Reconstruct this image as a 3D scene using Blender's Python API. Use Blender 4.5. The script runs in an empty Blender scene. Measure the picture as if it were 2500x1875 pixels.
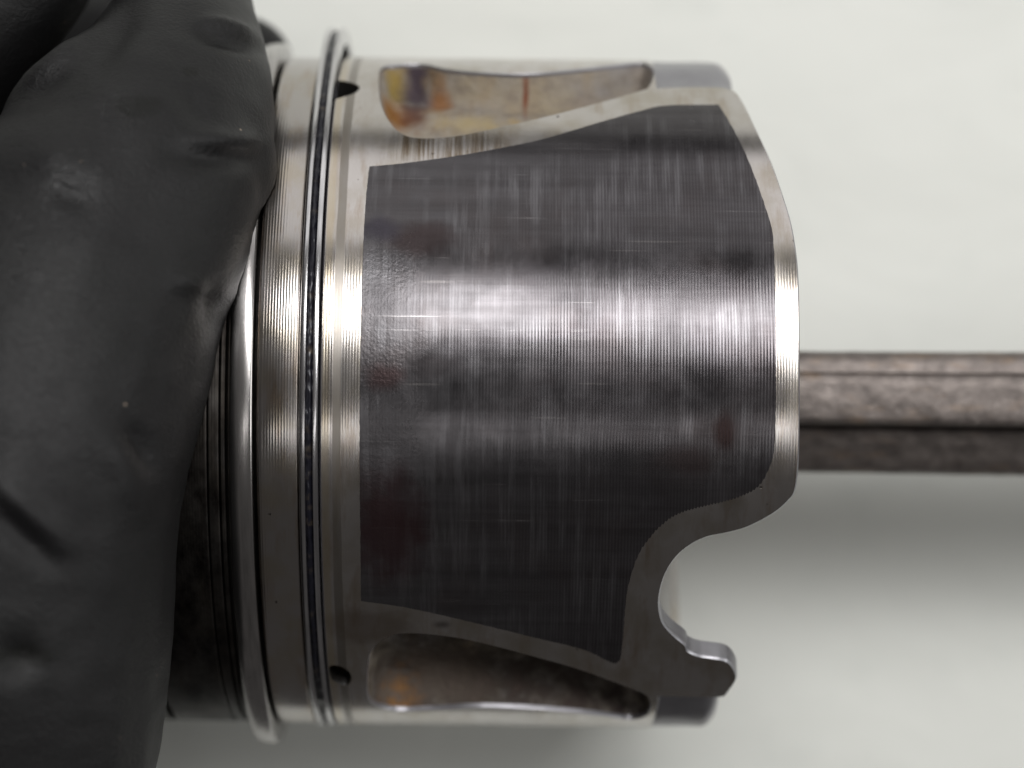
import bpy, bmesh, math, random
import numpy as np
from mathutils import Vector, Matrix, noise
from mathutils.geometry import delaunay_2d_cdt
random.seed(4)
S = 0.001                      # everything below is written in millimetres
AX_Z = 45.5                    # height of the piston axis above the table
D = 330.0                      # camera distance from the piston axis
FPX = 6200.0                   # focal length in pixels of a 2500 px wide frame
ROT = math.radians(-0.6)
R = 43.0
scene = bpy.context.scene
# ---------------------------------------------------------------- camera
cam = bpy.data.cameras.new('camera'); camo = bpy.data.objects.new('camera', cam)
scene.collection.objects.link(camo); scene.camera = camo
CY = 1.09
camo.location = (0, CY*S, (AX_Z + D)*S)
cam.sensor_width = 36; cam.lens = 36*FPX/2500
cam.clip_start = 0.01; cam.clip_end = 20
cam.dof.use_dof = True; cam.dof.focus_distance = (D - R + 3.0)*S
cam.dof.aperture_fstop = cam.lens/8.2
# ---------------------------------------------------------------- world, lamps
w = bpy.data.worlds.new('World'); scene.world = w; w.use_nodes = True
w.node_tree.nodes['Background'].inputs[0].default_value = (1.0, 0.955, 0.93, 1)
w.node_tree.nodes['Background'].inputs[1].default_value = 0.065
scene.view_settings.view_transform = 'Standard'; scene.view_settings.look = 'None'
scene.view_settings.exposure = 0; scene.view_settings.gamma = 1
def area(name, loc, target, sx, sy, radiance, col=(1, 1, 1)):
    l = bpy.data.lights.new(name, 'AREA'); l.shape = 'RECTANGLE'; l.size = sx; l.size_y = sy
    l.energy = radiance*math.pi*sx*sy; l.color = col
    o = bpy.data.objects.new(name, l); scene.collection.objects.link(o)
    o.location = loc
    o.rotation_euler = (Vector(target) - Vector(loc)).to_track_quat('-Z', 'Y').to_euler()
    return o
area('ceiling_lamp', (0.24, 0.49, 1.22), (0, 0, AX_Z*S), 0.85, 0.36, 12.3, (1.0, 0.99, 0.98))
area('second_lamp', (0.05, -0.25, 1.30), (0, 0, AX_Z*S), 0.70, 0.12, 2.3, (1.0, 0.98, 0.96))
area('side_fill', (1.4, 0.05, 0.70), (0.03, 0, 0), 0.9, 0.7, 3.5, (1.0, 1.0, 0.99))  # added fill without a known source, lifts the shadows on the table
area('surround_fill', (0.0, 1.5, 0.65), (0, 0, AX_Z*S), 2.2, 1.1, 0.95, (1.0, 0.99, 0.98))  # added area light in place of bright surroundings on that side
# ---------------------------------------------------------------- node helpers
def mat(name):
    m = bpy.data.materials.new(name); m.use_nodes = True
    nt = m.node_tree; b = nt.nodes['Principled BSDF']
    return m, nt, b
def N(nt, typ, **kw):
    n = nt.nodes.new(typ)
    for k, v in kw.items():
        if k.startswith('i_'): n.inputs[int(k[2:])].default_value = v
        else: setattr(n, k, v)
    return n
def L(nt, a, b): nt.links.new(a, b)
def coords(nt, scale=(1, 1, 1), loc=(0, 0, 0)):
    t = N(nt, 'ShaderNodeTexCoord'); mp = N(nt, 'ShaderNodeMapping')
    mp.inputs['Scale'].default_value = [1000*s for s in scale]
    mp.inputs['Location'].default_value = loc
    L(nt, t.outputs['Object'], mp.inputs['Vector']); return mp.outputs[0]
def noise_tex(nt, vec, scale, detail=3, rough=0.55, dist=0.0):
    n = N(nt, 'ShaderNodeTexNoise'); n.inputs['Scale'].default_value = scale
    n.inputs['Detail'].default_value = detail; n.inputs['Roughness'].default_value = rough
    n.inputs['Distortion'].default_value = dist
    L(nt, vec, n.inputs['Vector']); return n.outputs['Fac']
def ramp(nt, fac, stops):
    r = N(nt, 'ShaderNodeValToRGB')
    while len(r.color_ramp.elements) < len(stops): r.color_ramp.elements.new(0.5)
    for e, (p, c) in zip(r.color_ramp.elements, stops):
        e.position = p; e.color = (c, c, c, 1) if not isinstance(c, tuple) else (*c, 1)
    L(nt, fac, r.inputs[0]); return r.outputs[0]
def math_(nt, op, a, b=None, c=None, clamp=False):
    m = N(nt, 'ShaderNodeMath', operation=op, use_clamp=clamp)
    for i, v in enumerate((a, b, c)):
        if v is None: continue
        if isinstance(v, (int, float)): m.inputs[i].default_value = v
        else: L(nt, v, m.inputs[i])
    return m.outputs[0]
def mixc(nt, fac, a, b, mode='MIX'):
    m = N(nt, 'ShaderNodeMix', data_type='RGBA', blend_type=mode)
    for sock, v in ((m.inputs[0], fac), (m.inputs[6], a), (m.inputs[7], b)):
        if isinstance(v, tuple): sock.default_value = (*v, 1)
        elif isinstance(v, (int, float)): sock.default_value = v
        else: L(nt, v, sock)
    return m.outputs[2]
def bump(nt, h, dist, strength=1.0, normal=None):
    b = N(nt, 'ShaderNodeBump'); b.inputs['Distance'].default_value = dist*S
    b.inputs['Strength'].default_value = strength; L(nt, h, b.inputs['Height'])
    if normal is not None: L(nt, normal, b.inputs['Normal'])
    return b.outputs[0]
def ridges(nt, vec, pitch):
    sx = N(nt, 'ShaderNodeSeparateXYZ'); L(nt, vec, sx.inputs[0])
    ph = math_(nt, 'MULTIPLY', sx.outputs[0], 2*math.pi/pitch)
    s = math_(nt, 'SINE', ph)
    return s, sx

def blob(nt, v, c, rad, lo=0.5, hi=1.0, rag=0.35, sc=0.35):
    mp = N(nt, 'ShaderNodeMapping', vector_type='TEXTURE'); mp.inputs['Location'].default_value = c
    mp.inputs['Scale'].default_value = rad; L(nt, v, mp.inputs['Vector'])
    ln = N(nt, 'ShaderNodeVectorMath', operation='LENGTH'); L(nt, mp.outputs[0], ln.inputs[0])
    d = math_(nt, 'ADD', ln.outputs['Value'], math_(nt, 'MULTIPLY', math_(nt, 'SUBTRACT', noise_tex(nt, v, sc, 4, 0.6), 0.5), rag*2))
    mr = N(nt, 'ShaderNodeMapRange', interpolation_type='SMOOTHSTEP'); L(nt, d, mr.inputs[0])
    mr.inputs[1].default_value = lo; mr.inputs[2].default_value = hi; mr.inputs[3].default_value = 1.0; mr.inputs[4].default_value = 0.0
    return mr.outputs[0]
def img2cyl(px, py, r=R):
    """a point of the photograph laid onto the piston's cylinder of radius r -> (x, arc length)"""
    C = np.array([0, CY, D]); d = np.array([(px-1250)/FPX, -(py-937.5)/FPX, -1.0])
    c, s = math.cos(-ROT), math.sin(-ROT)
    rot = lambda q: np.array([c*q[0]-s*q[1], s*q[0]+c*q[1], q[2]])
    C, d = rot(C), rot(d)
    a = d[1]**2+d[2]**2; b = 2*(C[1]*d[1]+C[2]*d[2]); cc = C[1]**2+C[2]**2-r*r
    disc = b*b-4*a*cc
    t = (-b-math.sqrt(max(disc, 0)))/(2*a); p = C+t*d
    return p[0], math.atan2(p[1], p[2])*R
def at(px, py, r=R):
    x, v = img2cyl(px, py, r); return (x, r*math.sin(v/R), r*math.cos(v/R))
# ---------------------------------------------------------------- materials
def alu_material(name, base=(0.54, 0.51, 0.49), ridge=0.005, rough=(0.15, 0.26), stain=0.7, pitch=0.33, carbon=0.0, extra=None):
    m, nt, b = mat(name)
    v = coords(nt)
    n1 = noise_tex(nt, coords(nt, (1.0, .25, .25)), 0.22, 5)
    n2 = noise_tex(nt, coords(nt, (.6, .12, .12), (9, 3, 1)), 0.8, 6, 0.65)
    n3 = noise_tex(nt, coords(nt, (1, 1, 1), (31, 3, 7)), 0.16, 4)
    c = mixc(nt, math_(nt, 'MULTIPLY', ramp(nt, n2, [(0.50, 0.0), (0.72, 1.0)]), stain), base, (0.33, 0.25, 0.175))
    c = mixc(nt, math_(nt, 'MULTIPLY', ramp(nt, n3, [(0.46, 0.0), (0.66, 1.0)]), stain), c, (0.40, 0.36, 0.30))
    # small dark pits and specks
    vo = N(nt, 'ShaderNodeTexVoronoi'); vo.inputs['Scale'].default_value = 0.42
    L(nt, v, vo.inputs['Vector'])
    sp = ramp(nt, vo.outputs['Distance'], [(0.05, 1.0), (0.10, 0.0)])
    nn = noise_tex(nt, v, 0.6, 2)
    sp = math_(nt, 'MULTIPLY', sp, ramp(nt, nn, [(0.55, 0.0), (0.6, 1.0)]))
    c = mixc(nt, math_(nt, 'MULTIPLY', sp, 0.8), c, (0.06, 0.045, 0.035))
    if carbon > 0:
        nc = noise_tex(nt, coords(nt, (.9, .5, .5)), 0.35, 6, 0.7)
        c = mixc(nt, math_(nt, 'MULTIPLY', ramp(nt, nc, [(0.35, 1.0), (0.8, 0.85)]), carbon), c, (0.009, 0.0075, 0.007))
    band = None
    if extra: c, band = extra(nt, v, c)
    L(nt, c, b.inputs['Base Color'])
    b.inputs['Metallic'].default_value = 1.0
    rr = N(nt, 'ShaderNodeMapRange'); L(nt, n1, rr.inputs[0])
    rr.inputs[1].default_value = 0.3; rr.inputs[2].default_value = 0.7
    rr.inputs[3].default_value = rough[0]; rr.inputs[4].default_value = rough[1]
    L(nt, math_(nt, 'MULTIPLY_ADD', band, 0.10, rr.outputs[0]) if band is not None else rr.outputs[0], b.inputs['Roughness'])
    s, sx = ridges(nt, v, pitch)
    fine = noise_tex(nt, coords(nt, (6, .15, .15)), 1.0, 3)
    amp = ramp(nt, noise_tex(nt, coords(nt, (.5, .12, .12), (2, 8, 1)), 0.6, 2), [(0.35, 0.35), (0.6, 1.0)])
    h = math_(nt, 'ADD', math_(nt, 'MULTIPLY', s, amp), math_(nt, 'MULTIPLY', fine, 1.0))
    if band is not None: h = math_(nt, 'MULTIPLY', h, math_(nt, 'SUBTRACT', 1.0, math_(nt, 'MULTIPLY', band, 0.85)))
    h = math_(nt, 'SUBTRACT', h, math_(nt, 'MULTIPLY', sp, 3.0))
    L(nt, bump(nt, h, ridge), b.inputs['Normal'])
    return m
ALU = alu_material('machined_aluminium')
def skirt_extra(nt, v, c):
    sx = N(nt, 'ShaderNodeSeparateXYZ'); L(nt, v, sx.inputs[0])
    wob = noise_tex(nt, coords(nt, (1, .3, .3)), 0.5, 3)
    x = math_(nt, 'MULTIPLY_ADD', wob, 0.25, sx.outputs[0])
    def between(a, b_, soft=.12):
        return math_(nt, 'MULTIPLY', math_(nt, 'MULTIPLY_ADD', x, 1/soft, -a/soft, clamp=True), math_(nt, 'MULTIPLY_ADD', x, -1/soft, b_/soft, clamp=True))
    dull = between(-20.25, -19.15)
    yel = between(-21.5, -20.4, .3)
    c = mixc(nt, math_(nt, 'MULTIPLY', yel, 0.5), c, (0.50, 0.42, 0.29))
    c = mixc(nt, math_(nt, 'MULTIPLY', dull, 0.75), c, (0.21, 0.19, 0.165))
    st = noise_tex(nt, coords(nt, (3.0, .08, .08)), 1.0, 4, 0.6)
    bl = blob(nt, v, at(1090, 350), (9.0, 4.5, 4.5), 0.5, 1.0)
    c = mixc(nt, math_(nt, 'MULTIPLY', bl, ramp(nt, st, [(0.40, 0.0), (0.62, 1.0)])), c, (0.22, 0.17, 0.12))
    bl = blob(nt, v, at(900, 1530), (7.0, 4.0, 4.0), 0.4, 1.0)
    c = mixc(nt, math_(nt, 'MULTIPLY', bl, 0.55), c, (0.20, 0.15, 0.11))
    bl = blob(nt, v, at(1080, 1525), (1.3, .8, .8), 0.1, 1.2)
    c = mixc(nt, math_(nt, 'MULTIPLY', bl, 0.6), c, (0.07, 0.055, 0.05))
    return c, dull
SKIRT = alu_material('machined_skirt_aluminium', extra=skirt_extra)
OILY = alu_material('oily_machined_aluminium', base=(0.43, 0.405, 0.39), stain=0.8)
CARB = alu_material('carbon_stained_aluminium', base=(0.50, 0.47, 0.44), ridge=0.004, rough=(0.40, 0.55), carbon=1.0)
SMOOTH = alu_material('smooth_aluminium', ridge=0.002, rough=(0.22, 0.34), stain=0.9)

def steel_material(name, base, rough, bumpd=0.004):
    m, nt, b = mat(name)
    n = noise_tex(nt, coords(nt, (3, .2, .2)), 0.8, 5, 0.6)
    c = mixc(nt, ramp(nt, n, [(0.35, 0.0), (0.7, 1.0)]), base, tuple(x*0.6 for x in base))
    L(nt, c, b.inputs['Base Color']); b.inputs['Metallic'].default_value = 1.0
    L(nt, math_(nt, 'MULTIPLY_ADD', n, 0.2, rough - 0.1), b.inputs['Roughness'])
    L(nt, bump(nt, noise_tex(nt, coords(nt), 1.6, 4), bumpd), b.inputs['Normal'])
    return m
RING = steel_material('ring_steel', (0.52, 0.50, 0.49), 0.24, 0.0015)
RAIL = steel_material('rail_steel', (0.66, 0.65, 0.66), 0.2, 0.001)

def sludge_material():
    m, nt, b = mat('oily_black_sludge')
    n = noise_tex(nt, coords(nt), 0.7, 4)
    c = mixc(nt, ramp(nt, n, [(0.56, 0.0), (0.72, 1.0)]), (0.010, 0.010, 0.016), (0.07, 0.055, 0.04))
    L(nt, c, b.inputs['Base Color']); b.inputs['Roughness'].default_value = 0.28
    b.inputs['Metallic'].default_value = 0.25
    return m
SLUDGE = sludge_material()

def coat_material():
    m, nt, b = mat('graphite_skirt_coating')
    v = coords(nt)
    s, sx = ridges(nt, v, 0.365)
    X = sx.outputs[0]
    streak = noise_tex(nt, coords(nt, (.05, 1, 1)), 0.55, 6, 0.65)      # axial scuffs
    streak2 = noise_tex(nt, coords(nt, (.02, 1, 1), (4, 1, 9)), 1.6, 5, 0.7)
    cloud = noise_tex(nt, coords(nt, (1, 1, 1), (5, 3, 2)), 0.065, 3, 0.5)
    cloud2 = noise_tex(nt, coords(nt, (1, .8, .8), (15, 3, 2)), 0.14, 4, 0.6)
    red = noise_tex(nt, coords(nt, (1, 1, 1), (1, 33, 12)), 0.09, 4, 0.6)
    c = mixc(nt, ramp(nt, streak, [(0.35, 0.0), (0.7, 1.0)]), (0.066, 0.062, 0.065), (0.098, 0.093, 0.098))
    c = mixc(nt, math_(nt, 'MULTIPLY', ramp(nt, red, [(0.50, 0.0), (0.70, 1.0)]), 0.35), c, (0.060, 0.045, 0.042))
    sc = math_(nt, 'MULTIPLY', ramp(nt, streak2, [(0.64, 0.0), (0.72, 1.0)]), ramp(nt, cloud2, [(0.45, 0.0), (0.6, 1.0)]))
    c = mixc(nt, math_(nt, 'MULTIPLY', sc, 0.55), c, (0.45, 0.43, 0.43))
    vert = noise_tex(nt, coords(nt, (1.4, .09, .09), (7, 1, 2)), 0.8, 4, 0.6)
    patch = ramp(nt, noise_tex(nt, coords(nt, (1, 1, 1), (41, 3, 6)), 0.12, 3, 0.5), [(0.4, 0.0), (0.6, 1.0)])
    c = mixc(nt, math_(nt, 'MULTIPLY', math_(nt, 'MULTIPLY', ramp(nt, vert, [(0.45, 0.0), (0.62, 1.0)]), patch), 0.45), c, (0.20, 0.195, 0.205))
    for (px, py, rad, col, amt) in ((1035, 585, (5.5, 2.8, 3), (0.05, 0.036, 0.036), .8), (1060, 895, (4.5, 2.0, 3), (0.045, 0.04, 0.042), .75), (940, 920, (3.0, 2.0, 3), (0.06, 0.035, 0.035), .7),
            (950, 1290, (6, 9, 9), (0.05, 0.022, 0.024), .75), (1770, 1055, (1.7, 3.0, 4), (0.030, 0.016, 0.014), .9), (1680, 1120, (4, 2.4, 4), (0.05, 0.034, 0.032), .6), (930, 560, (3, 2.0, 3), (0.05, 0.045, 0.06), .7)):
        c = mixc(nt, math_(nt, 'MULTIPLY', blob(nt, v, at(px, py), rad, .3, 1.1, .45, .4), amt), c, col)
    for (px, py, rad) in ((1065, 688, (2.6, .22, .6)), (1030, 938, (3.2, .20, .6)), (1600, 590, (5, .16, .5)), (1450, 937, (3.0, .12, .5)), (1530, 612, (3.0, .12, .5)), (1340, 1020, (3, .12, .5))):
        c = mixc(nt, math_(nt, 'MULTIPLY', blob(nt, v, at(px, py), rad, .3, 1.0, .15, 2.0), .2), c, (0.34, 0.32, 0.31))
    crest = math_(nt, 'MULTIPLY_ADD', X, 0.05, 0.50, clamp=True)
    c = mixc(nt, math_(nt, 'MULTIPLY', math_(nt, 'MULTIPLY_ADD', s, -0.5, 0.5), math_(nt, 'MULTIPLY', crest, 0.45)), c, (0.035, 0.028, 0.032))
    L(nt, c, b.inputs['Base Color'])
    b.inputs['Metallic'].default_value = 0.85
    rg = math_(nt, 'MULTIPLY_ADD', ramp(nt, cloud2, [(0.35, 0.0), (0.65, 1.0)]), 0.12, 0.165)
    # rough unworn margin near the left edge
    edge = N(nt, 'ShaderNodeMapRange', interpolation_type='SMOOTHSTEP'); L(nt, math_(nt, 'ADD', X, math_(nt, 'MULTIPLY', math_(nt, 'SUBTRACT', cloud2, 0.5), 16.0)), edge.inputs[0])
    edge.inputs[1].default_value = -13.5; edge.inputs[2].default_value = -9.0
    edge.inputs[3].default_value = 1.0; edge.inputs[4].default_value = 0.0
    L(nt, math_(nt, 'MULTIPLY_ADD', edge.outputs[0], 0.09, rg), b.inputs['Roughness'])
    # turning marks: strong on the right, worn away on the left
    amp = N(nt, 'ShaderNodeMapRange', interpolation_type='SMOOTHSTEP')
    L(nt, math_(nt, 'ADD', X, math_(nt, 'MULTIPLY', math_(nt, 'SUBTRACT', cloud, 0.5), 60.0)), amp.inputs[0])
    amp.inputs[1].default_value = -12; amp.inputs[2].default_value = 12
    amp.inputs[3].default_value = 0.10; amp.inputs[4].default_value = 0.5
    g = noise_tex(nt, coords(nt, (1, 1, 1)), 2.2, 4, 0.6)
    h = math_(nt, 'MULTIPLY', s, amp.outputs[0])
    h = math_(nt, 'ADD', h, math_(nt, 'MULTIPLY', math_(nt, 'MULTIPLY', g, edge.outputs[0]), 3.0))
    h = math_(nt, 'ADD', h, math_(nt, 'MULTIPLY', streak2, 0.25))
    h = math_(nt, 'ADD', h, math_(nt, 'MULTIPLY', noise_tex(nt, v, 0.35, 2), 0.6))
    L(nt, bump(nt, h, 0.011), b.inputs['Normal'])
    return m
COAT = coat_material()

def cast_material():
    m, nt, b = mat('stained_cast_aluminium')
    v = coords(nt)
    n1 = noise_tex(nt, coords(nt, (1, 1, 1), (7, 2, 5)), 0.11, 4, 0.55, 0.4)
    n2 = noise_tex(nt, coords(nt, (1.6, .7, .7), (3, 2, 25)), 0.16, 5, 0.6)
    t = N(nt, 'ShaderNodeSeparateXYZ'); L(nt, v, t.inputs[0])
    lx = N(nt, 'ShaderNodeMapRange', interpolation_type='SMOOTHSTEP'); L(nt, t.outputs[0], lx.inputs[0])
    lx.inputs[1].default_value = -16; lx.inputs[2].default_value = 4
    lx.inputs[3].default_value = 1.0; lx.inputs[4].default_value = 0.25
    c = mixc(nt, ramp(nt, n1, [(0.3, 0.0), (0.75, 1.0)]), (0.27, 0.255, 0.25), (0.31, 0.26, 0.185))
    f = math_(nt, 'MULTIPLY', ramp(nt, n2, [(0.50, 0.0), (0.66, 1.0)]), lx.outputs[0])
    c = mixc(nt, math_(nt, 'MULTIPLY', f, 0.75), c, (0.25, 0.15, 0.06))
    c = mixc(nt, math_(nt, 'MULTIPLY', ramp(nt, noise_tex(nt, v, 0.45, 5, .65), [(0.48, 0.0), (0.66, 1.0)]), 0.55), c, (0.17, 0.14, 0.12))
    for (px, py, rr_, rad, col, amt) in (
            (965, 215, 40, (2.2, 6, 6), (0.26, 0.185, 0.045), .85), (960, 290, 39, (3.0, 3.2, 6), (0.25, 0.115, 0.025), .95), (1005, 285, 39, (2.6, 2.6, 6), (0.12, 0.05, 0.03), .85),
            (1075, 250, 39, (1.6, 3.2, 6), (0.24, 0.10, 0.03), .8), (1018, 210, 40, (2.3, 6.5, 12), (0.06, 0.045, 0.055), 1.0), (1150, 300, 39, (5, 2.0, 3), (0.42, 0.33, 0.16), .6),
            (1283, 240, 40, (0.5, 4.5, 6), (0.17, 0.055, 0.03), .95), (1262, 290, 40, (1.8, 2.4, 3), (0.40, 0.28, 0.11), .7), (1310, 290, 40, (1.6, 1.8, 3), (0.40, 0.28, 0.11), .6),
            (1596, 190, 41, (1.0, 3, 4), (0.20, 0.13, 0.08), .8), (1180, 215, 38, (2.2, 1.6, 3), (0.36, 0.30, 0.22), .6),
            (1150, 1690, 38, (34, 34, 44), (0.030, 0.023, 0.018), .97), (985, 1690, 38, (3.6, 3.0, 4), (0.42, 0.20, 0.02), .95), (930, 1680, 39, (1.8, 2.5, 4), (0.16, 0.09, 0.04), .8), (1060, 1640, 38, (9, 6, 12), (0.15, 0.12, 0.10), .75),
            (1300, 1680, 38, (13, 9, 16), (0.085, 0.062, 0.055), .9), (1500, 1725, 39, (8, 8, 12), (0.055, 0.042, 0.042), .92), (985, 1690, 38, (4.0, 7.0, 14), (0.45, 0.19, 0.02), .95)):
        c = mixc(nt, math_(nt, 'MULTIPLY', blob(nt, v, at(px, py, rr_), rad, .15, 1.25, .75, .38), amt), c, col)
    L(nt, c, b.inputs['Base Color'])
    b.inputs['Metallic'].default_value = 0.12; b.inputs['Roughness'].default_value = 0.75; b.inputs['Specular IOR Level'].default_value = 0.12
    L(nt, bump(nt, noise_tex(nt, v, 0.8, 5, 0.65), 0.35), b.inputs['Normal'])
    return m
CAST = cast_material()
def bare_cast():
    m, nt, b = mat('bare_cast_aluminium')
    n = noise_tex(nt, coords(nt), 0.5, 4)
    L(nt, mixc(nt, n, (0.36, 0.36, 0.38), (0.26, 0.25, 0.27)), b.inputs['Base Color'])
    b.inputs['Metallic'].default_value = 0.8; b.inputs['Roughness'].default_value = 0.36
    L(nt, bump(nt, noise_tex(nt, coords(nt), 0.6, 3), 0.06), b.inputs['Normal'])
    return m
BCAST = bare_cast()
def dark_hole():
    m, nt, b = mat('shaded_hole_wall')  # near-black colour carries the shade down inside the drain holes
    n = noise_tex(nt, coords(nt), 0.35, 3)
    L(nt, mixc(nt, ramp(nt, n, [(0.5, 0.0), (0.65, 1.0)]), (0.006, 0.005, 0.004), (0.05, 0.03, 0.01)), b.inputs['Base Color'])
    b.inputs['Roughness'].default_value = 0.5
    return m
HOLE = dark_hole()
def forged():
    m, nt, b = mat('forged_steel')
    v = coords(nt)
    n1 = noise_tex(nt, v, 0.55, 5, 0.65); n2 = noise_tex(nt, coords(nt, (.35, 1, 1)), 0.5, 4, 0.6)
    vo = N(nt, 'ShaderNodeTexVoronoi'); vo.inputs['Scale'].default_value = 0.33; L(nt, coords(nt, (.7, 1, 1)), vo.inputs['Vector'])
    c = mixc(nt, ramp(nt, n1, [(0.3, 0.0), (0.72, 1.0)]), (0.125, 0.108, 0.101), (0.235, 0.205, 0.188))
    c = mixc(nt, ramp(nt, n2, [(0.55, 0.0), (0.8, 0.7)]), c, (0.30, 0.21, 0.14))
    L(nt, c, b.inputs['Base Color'])
    b.inputs['Metallic'].default_value = 0.75
    L(nt, ramp(nt, vo.outputs['Distance'], [(0.1, 0.42), (0.5, 0.52)]), b.inputs['Roughness'])
    h = math_(nt, 'ADD', math_(nt, 'MULTIPLY', n1, 1.0), math_(nt, 'MULTIPLY', vo.outputs['Distance'], 0.7))
    L(nt, bump(nt, h, 0.22), b.inputs['Normal'])
    return m
FORGED = forged()
def glove_material():
    m, nt, b = mat('black_nitrile_rubber')
    v = coords(nt)
    n0 = noise_tex(nt, coords(nt, (1, 1, 1)), 0.05, 3)
    wr = noise_tex(nt, coords(nt, (1, 1.7, 1)), 0.75, 5, 0.6, 1.6)
    gr = noise_tex(nt, v, 1.9, 4, 0.6, 0.8)
    zone = ramp(nt, noise_tex(nt, coords(nt, (1, 1, 1), (3, 9, 4)), 0.075, 2), [(0.42, 0.0), (0.66, 1.0)])
    st = noise_tex(nt, coords(nt, (1, 1, 1), (60, 9, 4)), 0.13, 5, 0.65)
    c = mixc(nt, n0, (0.0055, 0.0058, 0.0056), (0.0085, 0.0078, 0.0088))
    for cc_, rr_ in (((49, 91.5, 45), (3.2, 1.9, 30)), ((54, 96, 42), (1.2, .8, 30)), ((39, 32.6, 60), (4.0, 1.6, 30))):
        c = mixc(nt, math_(nt, 'MULTIPLY', blob(nt, v, cc_, rr_, .5, 1.0, .4, .5), 0.9), c, (0.0015, 0.0015, 0.001))
    vo = N(nt, 'ShaderNodeTexVoronoi'); vo.inputs['Scale'].default_value = 0.26; L(nt, v, vo.inputs['Vector'])
    spk = math_(nt, 'MULTIPLY', ramp(nt, vo.outputs['Distance'], [(0.03, 1.0), (0.055, 0.0)]), ramp(nt, st, [(0.5, 0.0), (0.56, 1.0)]))
    c = mixc(nt, spk, c, (0.24, 0.19, 0.15))
    L(nt, c, b.inputs['Base Color'])
    b.inputs['Specular IOR Level'].default_value = 0.30
    sh = math_(nt, 'MAXIMUM', blob(nt, v, (42.5, 82.5, 57), (4.5, 4.5, 40), 0.2, 1.1, .3, .2), blob(nt, v, (46.5, 91, 50), (4.0, 4.0, 40), 0.2, 1.1, .3, .2))
    L(nt, math_(nt, 'MULTIPLY_ADD', sh, -0.24, ramp(nt, zone, [(0.0, 0.50), (1.0, 0.45)])), b.inputs['Roughness'])
    h = math_(nt, 'ADD', math_(nt, 'MULTIPLY', wr, math_(nt, 'MULTIPLY_ADD', sh, 0.38, math_(nt, 'MULTIPLY_ADD', zone, 0.65, 0.15))), math_(nt, 'MULTIPLY', gr, 0.55))
    L(nt, bump(nt, h, 0.19), b.inputs['Normal'])
    return m
GLOVE = glove_material()
def table_material():
    m, nt, b = mat('white_table_cover')
    n = noise_tex(nt, coords(nt), 0.012, 4); n2 = noise_tex(nt, coords(nt, (1, 1, 1), (4, 4, 1)), 0.05, 5, 0.6)
    c = mixc(nt, n, (0.80, 0.81, 0.765), (0.73, 0.745, 0.70))
    c = mixc(nt, math_(nt, 'MULTIPLY', ramp(nt, n2, [(0.55, 0.0), (0.8, 1.0)]), 0.4), c, (0.60, 0.63, 0.59))
    L(nt, c, b.inputs['Base Color']); b.inputs['Roughness'].default_value = 0.55
    L(nt, bump(nt, noise_tex(nt, coords(nt, (1, 1.5, 1)), 0.03, 4, 0.5, 0.6), 0.7), b.inputs['Normal'])
    return m
TABLE = table_material()

# ---------------------------------------------------------------- mesh helpers
def link(name, me, m=None, parent=None):
    o = bpy.data.objects.new(name, me); scene.collection.objects.link(o)
    if m is not None and not me.materials: me.materials.append(m)
    if parent is not None: o.parent = parent
    return o
def mesh_obj(name, verts, faces, m, parent=None, smooth=True, normals=None, sharp=None):
    me = bpy.data.meshes.new(name)
    v = np.asarray(verts, float)*S
    me.from_pydata(v.tolist(), [], [tuple(int(i) for i in f) for f in faces]); me.update()
    if smooth: me.polygons.foreach_set('use_smooth', [True]*len(me.polygons))
    if sharp is not None:
        bm = bmesh.new(); bm.from_mesh(me)
        for e in bm.edges:
            if len(e.link_faces) == 2 and e.calc_face_angle(0) > sharp: e.smooth = False
        bm.to_mesh(me); bm.free()
    if normals is not None:
        me.normals_split_custom_set_from_vertices(np.asarray(normals, float).tolist())
    return link(name, me, m, parent)
def tag(o, label=None, cat=None, group=None, kind=None):
    for k, v in (('label', label), ('category', cat), ('group', group), ('kind', kind)):
        if v: o[k] = v
    return o
def catmull(pts, closed=False, step=0.25):
    P = [np.array(p, float) for p in pts]; out = []
    n = len(P)
    for i in range(n if closed else n-1):
        p1, p2 = P[i], P[(i+1) % n]
        p0 = P[i-1] if (closed or i > 0) else 2*p1-p2
        p3 = P[(i+2) % n] if (closed or i+2 < n) else 2*p2-p1
        k = max(1, int(np.linalg.norm(p2-p1)/step))
        for j in range(k):
            t = j/k
            out.append(0.5*((2*p1)+(-p0+p2)*t+(2*p0-5*p1+4*p2-p3)*t*t+(-p0+3*p1-3*p2+p3)*t**3))
    if not closed: out.append(P[-1])
    return out
def path(*segs, step=0.25):
    """closed polygon out of smooth stretches (each a list of points); corners between them stay sharp"""
    out = []
    for s in segs:
        q = catmull(s, step=step)
        if out and np.linalg.norm(q[0]-out[-1]) < 1e-6: q = q[1:]
        out += q
    if np.linalg.norm(out[0]-out[-1]) < 1e-3: out.pop()
    return np.array(out)
def inside(P, poly):
    x, y = P[:, 0], P[:, 1]; r = np.zeros(len(P), bool)
    a = poly; b = np.roll(poly, -1, 0)
    for (x1, y1), (x2, y2) in zip(a, b):
        if y1 == y2: continue
        c = ((y1 > y) != (y2 > y)) & (x < (x2-x1)*(y-y1)/(y2-y1)+x1)
        r ^= c
    return r
def dist_poly(P, poly):
    a = poly; b = np.roll(poly, -1, 0); best = np.full(len(P), 1e9)
    for p, q in zip(a, b):
        d = q-p; L2 = max(d@d, 1e-12)
        t = np.clip(((P-p)@d)/L2, 0, 1)
        best = np.minimum(best, np.hypot(*(P-(p+t[:, None]*d)).T))
    return best
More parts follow.
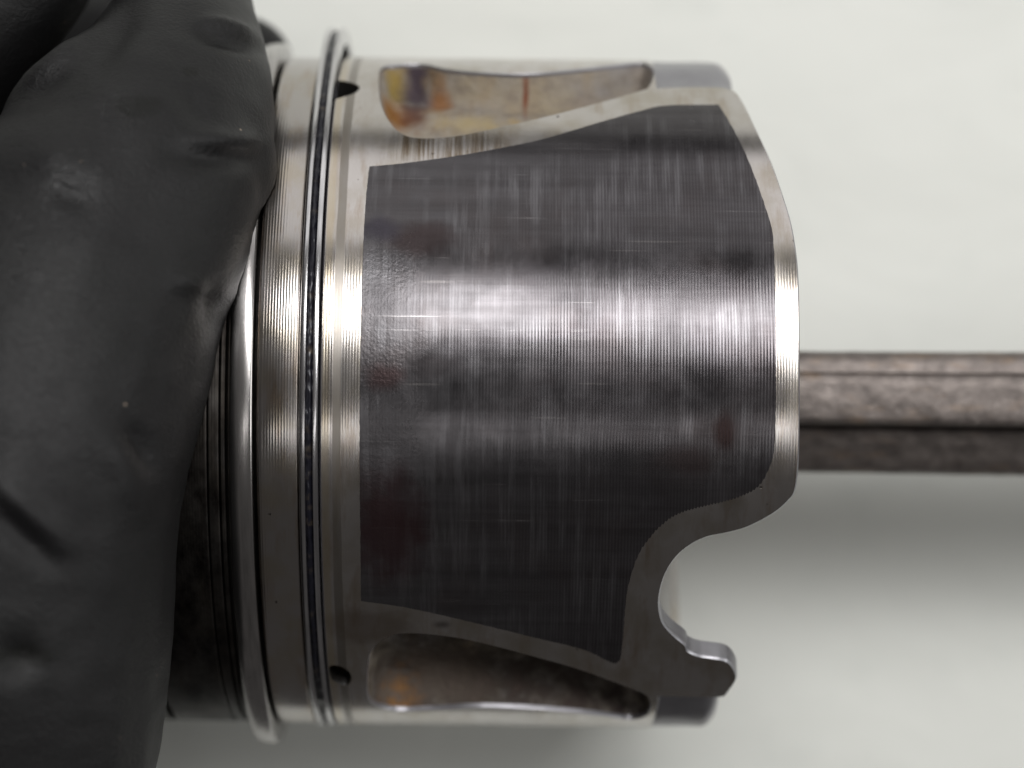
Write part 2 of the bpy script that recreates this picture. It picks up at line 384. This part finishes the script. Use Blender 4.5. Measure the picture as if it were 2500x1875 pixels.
def region(outer, holes=(), sx=1.5, sy=1.2):
    loops = [outer]+list(holes); pts = []; edges = []
    for lp in loops:
        o = len(pts); n = len(lp); pts += [tuple(p) for p in lp]
        edges += [(o+i, o+(i+1) % n) for i in range(n)]
    lo, hi = outer.min(0), outer.max(0)
    g = np.array([(x, y) for x in np.arange(lo[0]+sx*.5, hi[0], sx) for y in np.arange(lo[1]+sy*.5, hi[1], sy)])
    k = inside(g, outer) & (dist_poly(g, outer) > min(sx, sy)*.35)
    for h in holes: k &= ~inside(g, h) & (dist_poly(g, h) > min(sx, sy)*.35)
    pts += [tuple(p) for p in g[k]]
    v, e, f, *_ = delaunay_2d_cdt([Vector(p) for p in pts], edges, [], 0, 1e-5)
    V = np.array([tuple(p) for p in v]); F = np.array([tuple(t) for t in f if len(t) == 3])
    c = V[F].mean(1); keep = inside(c, outer)
    for h in holes: keep &= ~inside(c, h)
    F = F[keep]
    return V, F
def wrap(V, r):
    th = V[:, 1]/R
    return np.stack([V[:, 0], r*np.sin(th), r*np.cos(th)], 1)
def rim(poly, profile, outward=1.0):
    """walls hanging from an outline: profile = [(radius, offset outward in the surface)]"""
    a = np.roll(poly, 1, 0); b = np.roll(poly, -1, 0); t = b-a
    n = np.stack([t[:, 1], -t[:, 0]], 1); n /= np.maximum(np.linalg.norm(n, axis=1), 1e-9)[:, None]
    area2 = np.sum(poly[:, 0]*np.roll(poly[:, 1], -1)-np.roll(poly[:, 0], -1)*poly[:, 1])
    if area2 < 0: n = -n
    n *= outward
    V = []; F = []; m = len(poly)
    for (r, off) in profile: V.append(wrap(poly+n*off, r))
    for k in range(len(profile)-1):
        for i in range(m):
            j = (i+1) % m; F.append((k*m+i, k*m+j, (k+1)*m+j, (k+1)*m+i))
    return np.concatenate(V), F
def lathe(name, prof, m, parent, nseg=360, rfun=None, sharp=math.radians(30), th0=0, th1=2*math.pi, closed=True):
    """revolves the profile [(x, r)] about the x axis; smooth round, creased across corners"""
    V = []; F = []; full = abs(th1-th0-2*math.pi) < 1e-6
    cols = nseg if full else nseg+1
    for k in range(cols):
        th = th0+(th1-th0)*k/nseg
        for (x, r) in prof:
            rr = r if rfun is None else rfun(x, r, th)
            V.append((x, rr*math.sin(th), rr*math.cos(th)))
    n = len(prof)
    for k in range(nseg):
        a = k*n; b = ((k+1) % cols)*n
        for i in range(n if closed else n-1):
            j = (i+1) % n
            F.append((a+i, a+j, b+j, b+i))
    if closed and not full:
        F.append(tuple(range(n))); F.append(tuple((cols-1)*n+i for i in reversed(range(n))))
    return mesh_obj(name, V, F, m, parent, sharp=sharp)

# ---------------------------------------------------------------- piston
piston = bpy.data.objects.new('piston', None); scene.collection.objects.link(piston)
piston.location = (0, 0, AX_Z*S); piston.rotation_euler = (0, 0, ROT); piston.empty_display_size = 0.02
tag(piston, 'worn aluminium engine piston with dark skirt coating, loose rings and its steel connecting rod', 'piston')

def ch(x0, x1, r, c=0.12):           # a land with tiny broken edges
    return [(x0, r-c), (x0+c, r), (x1-c, r), (x1, r-c)]
prof = [(-49.0, 0.0), (-50.0, 30.0), (-50.0, 41.9), (-49.3, 42.6), (-42.75, 42.65), (-42.6, 42.5), (-42.5, 41.4), (-41.9, 41.4), (-41.8, 42.5), (-41.65, 42.65),
        (-34.75, 42.7), (-34.6, 42.55), (-34.6, 38.5), (-33.1, 38.5)]
lathe('crown', prof+[(-33.1, 0.0)], CARB, piston, closed=False)
lathe('second_land', [(-33.1, 38.4)]+ch(-33.1, -32.55, 42.5, 0.15)+[(-32.55, 38.4), (-28.9, 38.4)], CARB, piston, closed=False)
lathe('third_land', [(-28.9, 38.4), (-28.9, 42.45), (-28.65, 42.8), (-28.3, 42.9), (-24.4, 42.9), (-24.25, 42.75), (-24.25, 38.2), (-21.5, 38.2)], OILY, piston, closed=False)
# compression rings ------------------------------------------------
def bumpf(th, c, wdt):
    d = (th-c+math.pi) % (2*math.pi)-math.pi
    return math.exp(-(d/wdt)**2)
lathe('compression_ring', [(-34.5, 39.5), (-34.5, 42.45), (-34.35, 42.6), (-33.4, 42.6), (-33.25, 42.45), (-33.25, 39.5)], CARB, piston, 360)
def rC(x, r, th): return r+1.7*bumpf(th, math.radians(86), .42)+2.7*bumpf(th, math.radians(-90), .40)
lathe('compression_ring', [(-32.45, 40.4), (-32.45, 41.9), (-32.3, 42.2), (-32.1, 42.45), (-31.85, 42.64), (-31.6, 42.77), (-31.3, 42.86), (-30.9, 42.92), (-30.4, 42.96), (-29.62, 42.97), (-29.45, 42.85), (-29.35, 42.7), (-29.35, 40.4)],
      RING, piston, 720, rfun=rC, sharp=math.radians(40))
# oil ring: an expander between two rails ---------------------------
def rD(x, r, th): return r+4.0*bumpf(th, math.radians(92), .44)+0.5*bumpf(th, math.radians(-95), .3)
oil_ring = lathe('oil_ring', [(-24.1, 40.9), (-24.1, 42.8), (-23.98, 42.93), (-23.72, 42.99), (-23.45, 42.98), (-23.36, 42.85), (-23.3, 42.2), (-22.65, 42.2), (-22.6, 42.75), (-22.5, 42.95), (-22.2, 43.0), (-21.97, 42.9), (-21.88, 42.7), (-21.88, 40.9)],
                 RAIL, piston, 360, rfun=rD, sharp=math.radians(35))
V = []; F = []; na = 900; nb = 9
for i in range(na+1):
    th = math.radians(-88+176*i/na)
    for j in range(nb):
        u = j/(nb-1); x = -23.42+u*.86
        h = 42.28+0.34*math.sin(math.pi*u)**.7
        q = Vector((x*1.2, th*R*0.42, 3))
        h += 0.22*noise.noise(q*1.1)+0.10*noise.noise(q*3.3)
        if j in (0, nb-1): h = 42.0
        h = rD(x, h, th)
        V.append((x+.08*noise.noise(q*1.7+Vector((9, 0, 0))), h*math.sin(th), h*math.cos(th)))
for i in range(na):
    for j in range(nb-1):
        a = i*nb+j; F.append((a, a+1, a+nb+1, a+nb))
mesh_obj('oil_sludge', V, F, SLUDGE, oil_ring)

# skirt -------------------------------------------------------------
def C(*pts): return [img2cyl(*p) for p in pts]
vt, vb = 90.5*math.pi/180*R, -90.5*math.pi/180*R
X0 = -21.55
right_edge = C((1788, 220), (1804, 236), (1841, 309), (1882, 399), (1910, 480), (1930, 549), (1943, 630), (1947, 700), (1949, 850), (1949, 1050), (1946, 1141), (1939, 1196), (1926, 1218), (1890, 1250), (1829, 1283), (1780, 1298), (1727, 1309),
               (1686, 1328), (1650, 1358), (1623, 1400), (1609, 1446), (1607, 1486), (1617, 1523), (1642, 1552), (1670, 1576), (1678, 1592), (1707, 1604), (1760, 1612), (1780, 1622), (1794, 1645), (1793, 1664), (1768, 1700))
top_boss_in = C((1603, 216), (1680, 213), (1754, 214), (1788, 220))
xs_t = img2cyl(1600, 214)[0]; xs_b = img2cyl(1600, 1700)[0]
low = C((1768, 1700), (1735, 1702), (1608, 1700))
outline = path([(X0, vt), (xs_t, vt)], [(xs_t, vt), top_boss_in[0]], top_boss_in, right_edge, low, [low[-1], (xs_b, vb)], [(xs_b, vb), (X0, vb)], [(X0, vb), (X0, vt)])
slot_t = path(C((925, 178), (932, 165), (960, 158), (1031, 156), (1088, 168), (1170, 176), (1292, 179), (1414, 168), (1500, 158), (1565, 153), (1588, 160), (1597, 176), (1592, 200), (1580, 217)),
              C((1580, 217), (1503, 240), (1400, 268), (1300, 293), (1251, 304), (1129, 330), (1047, 338), (990, 331), (953, 301), (932, 260), (925, 220), (925, 178)))
slot_b = path(C((899, 1611), (896, 1660), (897, 1696), (911, 1720), (966, 1736), (1047, 1735), (1170, 1728), (1292, 1732), (1414, 1742), (1480, 1750), (1540, 1757), (1578, 1748), (1592, 1722)),
              C((1592, 1722), (1580, 1700), (1544, 1682), (1422, 1637), (1300, 1602), (1170, 1568), (1088, 1553), (1007, 1546), (958, 1551), (921, 1572), (903, 1595), (899, 1611)))
hole_t = np.array(catmull(C((808, 200), (835, 197), (862, 203), (878, 213), (868, 226), (840, 236), (808, 240)), True, .2))
hole_b = np.array(catmull(C((804, 1628), (828, 1626), (852, 1640), (858, 1660), (846, 1672), (822, 1667), (808, 1655)), True, .2))
hs = [slot_t, slot_b, hole_t, hole_b]
V, F = region(outline, hs, 1.3, 1.0)
def skirt_radius(x): return R-0.0012*max(0, x-10)**1.5
P = wrap(V, R); Nn = np.stack([np.zeros(len(V)), np.sin(V[:, 1]/R), np.cos(V[:, 1]/R)], 1)
VV, FF, NN = [P], [F], [Nn]
def add_rim(poly, profile, outward):
    base = sum(len(x) for x in VV)
    v, f = rim(poly, profile, outward)
    VV.append(v); FF.append(np.array(f)+base)
    m = len(poly); n = np.zeros_like(v)
    fa = np.array(f)
    fn = np.cross(v[fa[:, 1]]-v[fa[:, 0]], v[fa[:, 3]]-v[fa[:, 0]]); 
    for q in range(4): np.add.at(n, fa[:, q], fn)
    n /= np.maximum(np.linalg.norm(n, axis=1), 1e-12)[:, None]; NN.append(n)
    return base
add_rim(outline, [(R, 0), (R-.25, .16), (R-.5, .2), (R-2.4, .2)], 1)
for h in hs: add_rim(h, [(R, 0), (R-.18, -.12 if len(h) > 200 else -.06), (R-4.5, -.15)], 1)
faces = [tuple(t) for part in FF for t in part.tolist()]
allv = np.concatenate(VV); alln = np.concatenate(NN)
def orient(verts, faces, normals):
    out = []
    for f in faces:
        a, b, c = verts[f[0]], verts[f[1]], verts[f[2]]
        g = np.cross(b-a, c-a)
        out.append(f if g@normals[f[0]] >= 0 else tuple(reversed(f)))
    return out
nskin = len(P)
skin_faces = orient(allv, [f for f in faces if f[0] < nskin], alln)
skirt = mesh_obj('skirt', allv, skin_faces+[f for f in faces if f[0] >= nskin], SKIRT, piston, normals=alln)
skirt.data.materials.append(BCAST); skirt.data.materials.append(HOLE)
skirt.data.polygons.foreach_set('material_index', [0]*len(skin_faces)+[1]*(len(skirt.data.polygons)-len(skin_faces)-2*(len(hole_t)+len(hole_b)))+[2]*(2*(len(hole_t)+len(hole_b))))
# recessed slot floors ----------------------------------------------
def pocket(name, poly, dmax, run, m, sp=0.55):
    v, f = region(poly, (), sp, sp)
    d = dist_poly(v, poly); t = np.clip(d/run, 0, 1)
    dep = dmax*(1-(1-t)**2.2)
    w_ = np.array([noise.noise(Vector((a*.16, b*.16, 2)))*.7+noise.noise(Vector((a*.5, b*.5, 8)))*.18 for a, b in v])
    dep = .12+dep+w_*t
    return mesh_obj(name, wrap(v, R-dep), f, m, piston)
pocket('cast_pocket', slot_t, 4.0, 2.6, CAST)
pocket('cast_pocket', slot_b, 5.0, 2.6, CAST)
for h in (hole_t, hole_b):
    v, f = region(h, (), .4, .4)
    mesh_obj('oil_drain_hole', wrap(v, R-4.2), f, HOLE, piston)
# coating ------------------------------------------------------------
co = path(C((902, 407), (895, 470), (889, 560), (884, 700), (880, 900), (878, 1100), (880, 1300), (882, 1467)),
          C((882, 1467), (1007, 1486), (1169, 1523), (1300, 1555), (1422, 1585), (1490, 1616)), C((1490, 1616), (1503, 1619), (1514, 1610)),
          C((1514, 1610), (1520, 1565), (1528, 1466), (1540, 1405), (1564, 1344), (1609, 1287), (1654, 1255), (1707, 1238), (1788, 1218), (1849, 1189), (1878, 1141), (1890, 1095), (1894, 1000), (1895, 850), (1892, 700), (1886, 572), (1865, 496), (1821, 378), (1790, 315), (1757, 260)),
          C((1757, 260), (1753, 256), (1745, 256)), C((1745, 256), (1625, 258), (1560, 272), (1400, 318), (1300, 346), (1150, 375), (1000, 397), (902, 407)), step=0.09)
for i, p in enumerate(co):
    q = Vector((p[0]*1.3, p[1]*1.3, 0)); k = 0.05
    p[0] += k*noise.noise(q); p[1] += k*noise.noise(q+Vector((0, 0, 9)))
    if p[0] > 8 and p[1] < -8: p[1] += .10*math.sin(2*math.pi*p[0]/.365)*min(1, (p[0]-8)/6)
V, F = region(co, (), 1.3, 1.0)
P = wrap(V, R+.03); Nn = np.stack([np.zeros(len(V)), np.sin(V[:, 1]/R), np.cos(V[:, 1]/R)], 1)
rv, rf = rim(co, [(R+.03, 0), (R-.03, .03)])
F2 = orient(P, [tuple(t) for t in F.tolist()], Nn)
mesh_obj('skirt_coating', np.concatenate([P, rv]), F2+[tuple(i+len(P) for i in f) for f in rf], COAT, piston,
         normals=np.concatenate([Nn, np.concatenate([Nn[:0], np.stack([np.zeros(len(rv)), rv[:, 1]/R, rv[:, 2]/R], 1)])]))
# far half of the skirt (thrust side away from the camera) -------------
def far_half():
    pts = []
    for y, x in ((vt, 22.5), (44, 23), (30, 24.5), (14, 27.0), (0, 27.5), (-10, 26.5), (-18, 23.6), (-24, 23.3), (-44, 23.3), (vb, 22.6)): pts.append((x, y))
    poly = path([(X0, vt), (23.5, vt)], pts, [(22.6, vb), (X0, vb)], [(X0, vb), (X0, vt)], step=1.0)
    v, f = region(poly, (), 3, 2)
    th = v[:, 1]/R
    out = np.stack([v[:, 0], R*np.sin(th), -R*np.cos(th)], 1)
    inn = np.stack([v[:, 0], (R-4)*np.sin(th), -(R-4)*np.cos(th)], 1)
    n = len(v); m = len(poly)
    ff = [tuple(t) for t in f.tolist()]
    return np.concatenate([out, inn]), ff+[tuple(i+n for i in reversed(t)) for t in ff]+[(i, (i+1) % m, n+(i+1) % m, n+i) for i in range(m)]
v, f = far_half(); mesh_obj('skirt', v, f, SMOOTH, piston, sharp=.6)
# pin bosses: cast blocks between the skirt halves ----------------------
def boss(side):
    V = []; F = []; n = 26
    x0 = 17.0; x1 = 26.9 if side > 0 else 26.0
    a0 = math.radians(57) ; a1 = math.radians(123)
    ks = 60
    for i in range(n+1):
        u = i/n; x = x0+(x1-x0)*u
        for k in range(ks+1):
            th = a0+(a1-a0)*k/ks
            e = max(0, (u-.80)/.20); r = R-.25-1.3*e**2.2
            if side > 0: r -= 1.1*math.exp(-((math.degrees(th)-66)/4.5)**2)
            else: r -= 3.0*math.exp(-((math.degrees(th)-62)/7.5)**2)
            r += .10*noise.noise(Vector((x*.35, th*12, side)))
            V.append((x, side*r*math.sin(th), r*math.cos(th)))
    off = len(V)
    for i in range(n+1):
        x = x0+(x1-x0)*i/n
        for k in range(ks+1):
            th = a0+(a1-a0)*k/ks; V.append((x, side*35.0, 30*math.cos(th)))
    w_ = ks+1
    for i in range(n):
        for k in range(ks):
            a = i*w_+k; F.append((a, a+1, a+w_+1, a+w_)); b = off+a; F.append((b, b+w_, b+w_+1, b+1))
    for i in (0, n):
        for k in range(ks):
            a = i*w_+k; F.append((a, off+a, off+a+1, a+1))
    for k in (0, ks):
        for i in range(n):
            a = i*w_+k; F.append((a, a+w_, off+a+w_, off+a))
    return mesh_obj('pin_boss', V, F, BCAST, piston, sharp=.7)
boss(1); boss(-1)
# inner ceiling, wrist pin
lathe('underside', [(-20.9, 0.0), (-20.9, 38.6), (-17.0, 38.6), (-15.0, 30.0), (-14.0, 0.0)], BCAST, piston, 96, closed=False)
def tube_y(name, x, z, r0, r1, y0, y1, m, parent, n=64):
    V = []; F = []
    for k in range(n):
        a = 2*math.pi*k/n
        for (rr, y) in ((r0, y0), (r1, y0), (r1, y1), (r0, y1)): V.append((x+rr*math.cos(a), y, z+rr*math.sin(a)))
    for k in range(n):
        for i in range(4):
            j = (i+1) % 4; b = ((k+1) % n)*4; F.append((k*4+i, k*4+j, b+j, b+i))
    return mesh_obj(name, V, F, m, parent, sharp=.6)
tube_y('wrist_pin', 8, 0, 7, 13, -33, 33, RING, piston)
# connecting rod: a forged bar, seen on its edge --------------------------
rod_y = -2.0
def cyl_z(px, z): return None
prof2 = [(-7.85, -11), (-7.85, 4.2), (-7.4, 5.2), (-6.6, 5.9), (-3.6, 7.6), (-2.3, 8.0), (-1.85, 7.4), (-1.6, 8.2), (-1.5, 12.0), (-1.2, 12.5), (-0.6, 12.65), (0.6, 12.75), (3.6, 12.7), (4.55, 12.45), (4.75, 12.2), (5.0, 12.45), (6.6, 12.2), (7.3, 11.4), (7.6, 10.0), (7.6, -11)]
prof2 = [(y, z) for y, z in prof2]
back = [(6.0, -12.5), (-6.0, -12.5)]
pr = prof2+back
xs = np.arange(14, 118, 0.7); V = []; F = []; n = len(pr)
dens = []
for i in range(n):
    a = np.array(pr[i]); b = np.array(pr[(i+1) % n]); k = max(1, int(np.linalg.norm(b-a)/0.7))
    dens += [tuple(a+(b-a)*t/k) for t in range(k)]
n = len(dens)
for x in xs:
    fl = 1+.0009*max(0, x-40)
    for (y, z) in dens:
        q = Vector((x, y, z)); d = .09*noise.noise(q*.45)+.07*noise.noise(q*1.1)
        V.append((x, rod_y+y*fl+d*.6*(1 if y > 0 else -1), z+d*(1 if z > 0 else -1)))
for i in range(len(xs)-1):
    for k in range(n):
        j = (k+1) % n; F.append((i*n+k, i*n+j, (i+1)*n+j, (i+1)*n+k))
rod = mesh_obj('connecting_rod', V, F, FORGED, piston, sharp=math.radians(50))
rod['label'] = 'dull brown forged steel rod coming out of the open end of the skirt'
tube_y('small_end', 8, 0, 13.2, 18.5, rod_y-11, rod_y+11, FORGED, rod)
tube_y('big_end', 140, 0, 26, 35, rod_y-11, rod_y+11, FORGED, rod, 96)

# ---------------------------------------------------------------- hand in glove
person = bpy.data.objects.new('person', None); scene.collection.objects.link(person)
person.location = (-0.09, -0.06, AX_Z*S)
tag(person, 'hand in a black rubber glove gripping the crown end of the piston', 'person')
def cone_chain(bm, pts, seg=28):
    """round-ended limb through (x, y, z, r) joints, dense enough to melt together in the remesh"""
    for a, b in zip(pts, pts[1:]):
        pa, pb = Vector(a[:3]), Vector(b[:3]); n = max(2, int((pb-pa).length/2.0))
        for i in range(n+1):
            t = i/n; c = pa.lerp(pb, t); r = a[3]+(b[3]-a[3])*t
            bmesh.ops.create_icosphere(bm, subdivisions=3, radius=r*S, matrix=Matrix.Translation(c*S))
def smooth_chain(pts, k=4):
    q = catmull(pts, step=3.0); return [tuple(p) for p in q]
bm = bmesh.new()
thumb = [(-80, -78, 28, 26), (-64, -42, 42, 23.5), (-58.5, -14, 47, 21.5), (-52, 8, 45, 19.0), (-44, 24, 38.5, 15.5), (-40.8, 33, 33, 12.8), (-39.3, 44, 24, 8.8), (-40, 52, 17, 7)]
index = [(-100, -50, 16, 15), (-97, -5, 25, 13), (-81, 26, 26, 11), (-65, 46, 24, 10.5), (-56, 60, 17, 9.5)]
middle = [(-100, -58, -2, 15), (-102, -10, -6, 12.5), (-82, 26, -8, 10), (-58, 45, -12, 9), (-36.0, 44.2, -14, 6.6)]
ring_f = [(-98, -62, -14, 13), (-100, -18, -24, 10.5), (-82, 14, -28, 9), (-62, 34, -29, 8.5), (-46, 41, -27, 7.5)]
little = [(-94, -64, -22, 11), (-96, -30, -30, 9), (-84, -6, -34, 8), (-70, 10, -35, 7.5), (-60, 20, -34, 7)]
palm = [(-100, -95, 0, 30), (-92, -65, 6, 28), (-90, -50, 4, 24)]
wrist = [(-100, -95, 0, 30), (-122, -135, -2, 27), (-140, -165, -2, 29)]
for (x, y, z, rr0) in ((-49.5, 18.5, 45.0, 14.5), (-46.5, 28, 37.5, 12.5)):
    bmesh.ops.create_icosphere(bm, subdivisions=4, radius=rr0*S, matrix=Matrix.Translation(Vector((x, y, z))*S))
for ch_ in (thumb, index, middle, ring_f, little, palm, wrist): cone_chain(bm, smooth_chain(ch_))
# loose rubber bunched where the thumb presses on the crown
for (x, y, z, r) in ((-37.5, 26, 35, 10.5), (-38.0, 31, 31, 10.0), (-40.5, 15, 40, 8.6), (-41.8, 6, 43, 8.4), (-43, -2, 44.5, 8.0)):
    bmesh.ops.create_icosphere(bm, subdivisions=3, radius=r*S, matrix=Matrix.Translation(Vector((x, y, z))*S))
me = bpy.data.meshes.new('glove_raw'); bm.to_mesh(me); bm.free()
tmp = bpy.data.objects.new('glove_raw', me); scene.collection.objects.link(tmp)
rmod = tmp.modifiers.new('r', 'REMESH'); rmod.mode = 'VOXEL'; rmod.voxel_size = 0.75*S; rmod.use_smooth_shade = True
smod = tmp.modifiers.new('s', 'SMOOTH'); smod.iterations = 14; smod.factor = 0.6
dg = bpy.context.evaluated_depsgraph_get()
gm = bpy.data.meshes.new_from_object(tmp.evaluated_get(dg)); gm.name = 'glove'
bpy.data.objects.remove(tmp); bpy.data.meshes.remove(me)
n = len(gm.vertices); co_ = np.empty(n*3); gm.vertices.foreach_get('co', co_); co_ = co_.reshape(-1, 3)/S
no_ = np.empty(n*3); gm.vertices.foreach_get('normal', no_); no_ = no_.reshape(-1, 3)
# keep the rubber off the metal: push anything that sank into the crown back onto its surface
def px2xy(px, py, z):
    s = (D-z)/FPX; return ((px-1250)*s, CY-(py-937.5)*s)
folds = [  # photo points, height over the axis, amplitude, width
    ([(470, 375), (520, 368), (580, 362), (640, 348), (668, 332)], 40, 1.3, 1.2),
    ([(420, 396), (540, 398), (610, 388), (668, 362)], 40, -1.0, 1.3),
    ([(500, 105), (560, 114), (620, 128), (668, 155)], 28, -1.4, 1.2),
    ([(500, 88), (560, 92), (620, 104), (655, 122)], 28, 1.1, 1.0),
    ([(300, 20), (250, 100), (180, 180), (90, 260), (0, 330)], 34, 1.7, 1.3),
    ([(350, 0), (320, 90), (290, 170), (270, 240)], 34, -0.8, 2.0),
    ([(480, 700), (520, 720), (540, 770), (535, 860)], 46, -1.0, 1.2),
    ([(440, 690), (500, 700), (528, 745)], 46, .8, 1.2),
    ([(0, 1195), (60, 1265), (130, 1340), (170, 1390)], 60, -1.1, 1.1),
    ([(0, 1160), (70, 1225), (150, 1315), (190, 1370)], 60, 0.9, 1.5),
    ([(30, 1600), (90, 1580), (160, 1590)], 55, -1.0, 2.0),
    ([(300, 1000), (340, 1080), (375, 1180)], 60, -0.8, 1.0),
    ([(480, 210), (500, 280), (540, 340)], 40, -0.6, 1.6),
    ([(225, 1015), (300, 1150), (350, 1300)], 60, 0.7, 1.5),
    ([(90, 400), (160, 400), (230, 440)], 50, 0.5, 2.0), ([(150, 480), (220, 500), (260, 540)], 50, -0.5, 1.6),
]
disp = np.zeros(n)
front = np.clip(no_[:, 2]*1.5+.3, 0, 1)
for pts, z, amp, wd in folds:
    q = np.array([px2xy(a, b, z) for a, b in pts]); q = np.array(catmull([tuple(t) for t in q], step=.8))
    d = np.full(n, 1e9); tt = np.zeros(n)
    near = (co_[:, 0] > q[:, 0].min()-8) & (co_[:, 0] < q[:, 0].max()+8) & (co_[:, 1] > q[:, 1].min()-8) & (co_[:, 1] < q[:, 1].max()+8) & (co_[:, 2] > 5)
    idx = np.nonzero(near)[0]
    for k in range(len(q)-1):
        p, e = q[k], q[k+1]-q[k]
        t = np.clip(((co_[idx, :2]-p)@e)/(e@e), 0, 1)
        dd = np.hypot(*(co_[idx, :2]-(p+t[:, None]*e)).T)
        better = dd < d[idx]; d[idx] = np.where(better, dd, d[idx]); tt[idx] = np.where(better, (k+t)/(len(q)-1), tt[idx])
    disp += amp*np.exp(-(d/wd)**2)*np.minimum(1, np.minimum(tt, 1-tt)*2.6+.05)*front
disp += np.array([.9*noise.noise(Vector(c)*.06)+.14*noise.noise(Vector((c[0]*.2, c[1]*.35, c[2]*.2))) for c in co_])
co_ = co_+no_*disp[:, None]
c_, s_ = math.cos(-ROT), math.sin(-ROT)
lx_ = co_[:, 0]*c_-co_[:, 1]*s_; ly_ = co_[:, 0]*s_+co_[:, 1]*c_
rad = np.hypot(ly_, co_[:, 2]); hit = (lx_ > -50.15) & (rad < 43.2)
# points over the crown's side go outward, points past its face go left
side = hit & ((43.2-rad) < (lx_+50.15))
k = 43.2/np.maximum(rad, 1e-3)
co_[side, 1] = (ly_*k)[side]; co_[side, 2] = (co_[:, 2]*k)[side]
face = hit & ~side; co_[face, 0] = -50.2
gm.vertices.foreach_set('co', ((co_-np.array([-90, -60, 0]))*S).ravel()); gm.update()
gm.materials.clear(); gm.materials.append(GLOVE)
gm.polygons.foreach_set('use_smooth', [True]*len(gm.polygons))
glove = link('glove', gm, GLOVE, person)
# sleeve over the forearm, outside the picture
bm = bmesh.new(); prev = None
pts = [(-136, -158, -2, 31), (-150, -180, -2, 34), (-190, -240, 0, 40), (-250, -330, 4, 46)]
for (x, y, z, r) in [tuple(p) for p in catmull(pts, step=8)]:
    ringv = []
    ax = Vector((-.56, -.83, 0)).normalized(); u = Vector((0, 0, 1)); w_ = ax.cross(u)
    for k in range(40):
        a = 2*math.pi*k/40; rr = r*(1+.05*noise.noise(Vector((x*.05, k*.4, 0))))
        ringv.append(bm.verts.new((Vector((x+90, y+60, z))+u*math.cos(a)*rr+w_*math.sin(a)*rr)*S))
    if prev:
        for k in range(40): bm.faces.new((prev[k], prev[(k+1) % 40], ringv[(k+1) % 40], ringv[k]))
    prev = ringv
me = bpy.data.meshes.new('sleeve'); bm.to_mesh(me); bm.free()
me.polygons.foreach_set('use_smooth', [True]*len(me.polygons))
sm, nt, b = mat('dark_sleeve_cloth'); b.inputs['Base Color'].default_value = (.03, .033, .045, 1); b.inputs['Roughness'].default_value = .9
L(nt, bump(nt, noise_tex(nt, coords(nt), 1.0, 3), .3), b.inputs['Normal'])
link('sleeve', me, sm, person)

# ---------------------------------------------------------------- table
nx, ny = 180, 140; V = []; F = []
for j in range(ny+1):
    for i in range(nx+1):
        x = -700+1400*i/nx; y = -97+700*j/ny
        q = Vector((x*.006, y*.009, 0))
        z = 1.2*noise.noise(q)+.6*noise.noise(q*2.7)
        # shallow creases running up to the right
        s_ = (x*.35-y)*.05; z += .9*max(0, math.sin(s_*1.3+2*noise.noise(q*1.5)))**4*(.5+noise.noise(q*2))
        V.append((x, y, z-1.2))
for j in range(ny):
    for i in range(nx):
        a = j*(nx+1)+i; F.append((a, a+1, a+nx+2, a+nx+1))
off = len(V)
V += [(x, y, z-18) for (x, y, z) in V]
w_ = nx+1
F += [(a+off, d+off, c+off, b+off) for (a, b, c, d) in F]
for i in range(nx): F.append((i, off+i, off+i+1, i+1)); q = ny*w_+i; F.append((q, q+1, off+q+1, off+q))
for j in range(ny): q = j*w_; F.append((q, q+w_, off+q+w_, off+q)); q += nx; F.append((q, off+q, off+q+w_, q+w_))
table = mesh_obj('table', V, F, TABLE, sharp=.7)
tag(table, 'white slightly creased table cover under the piston', kind='structure')
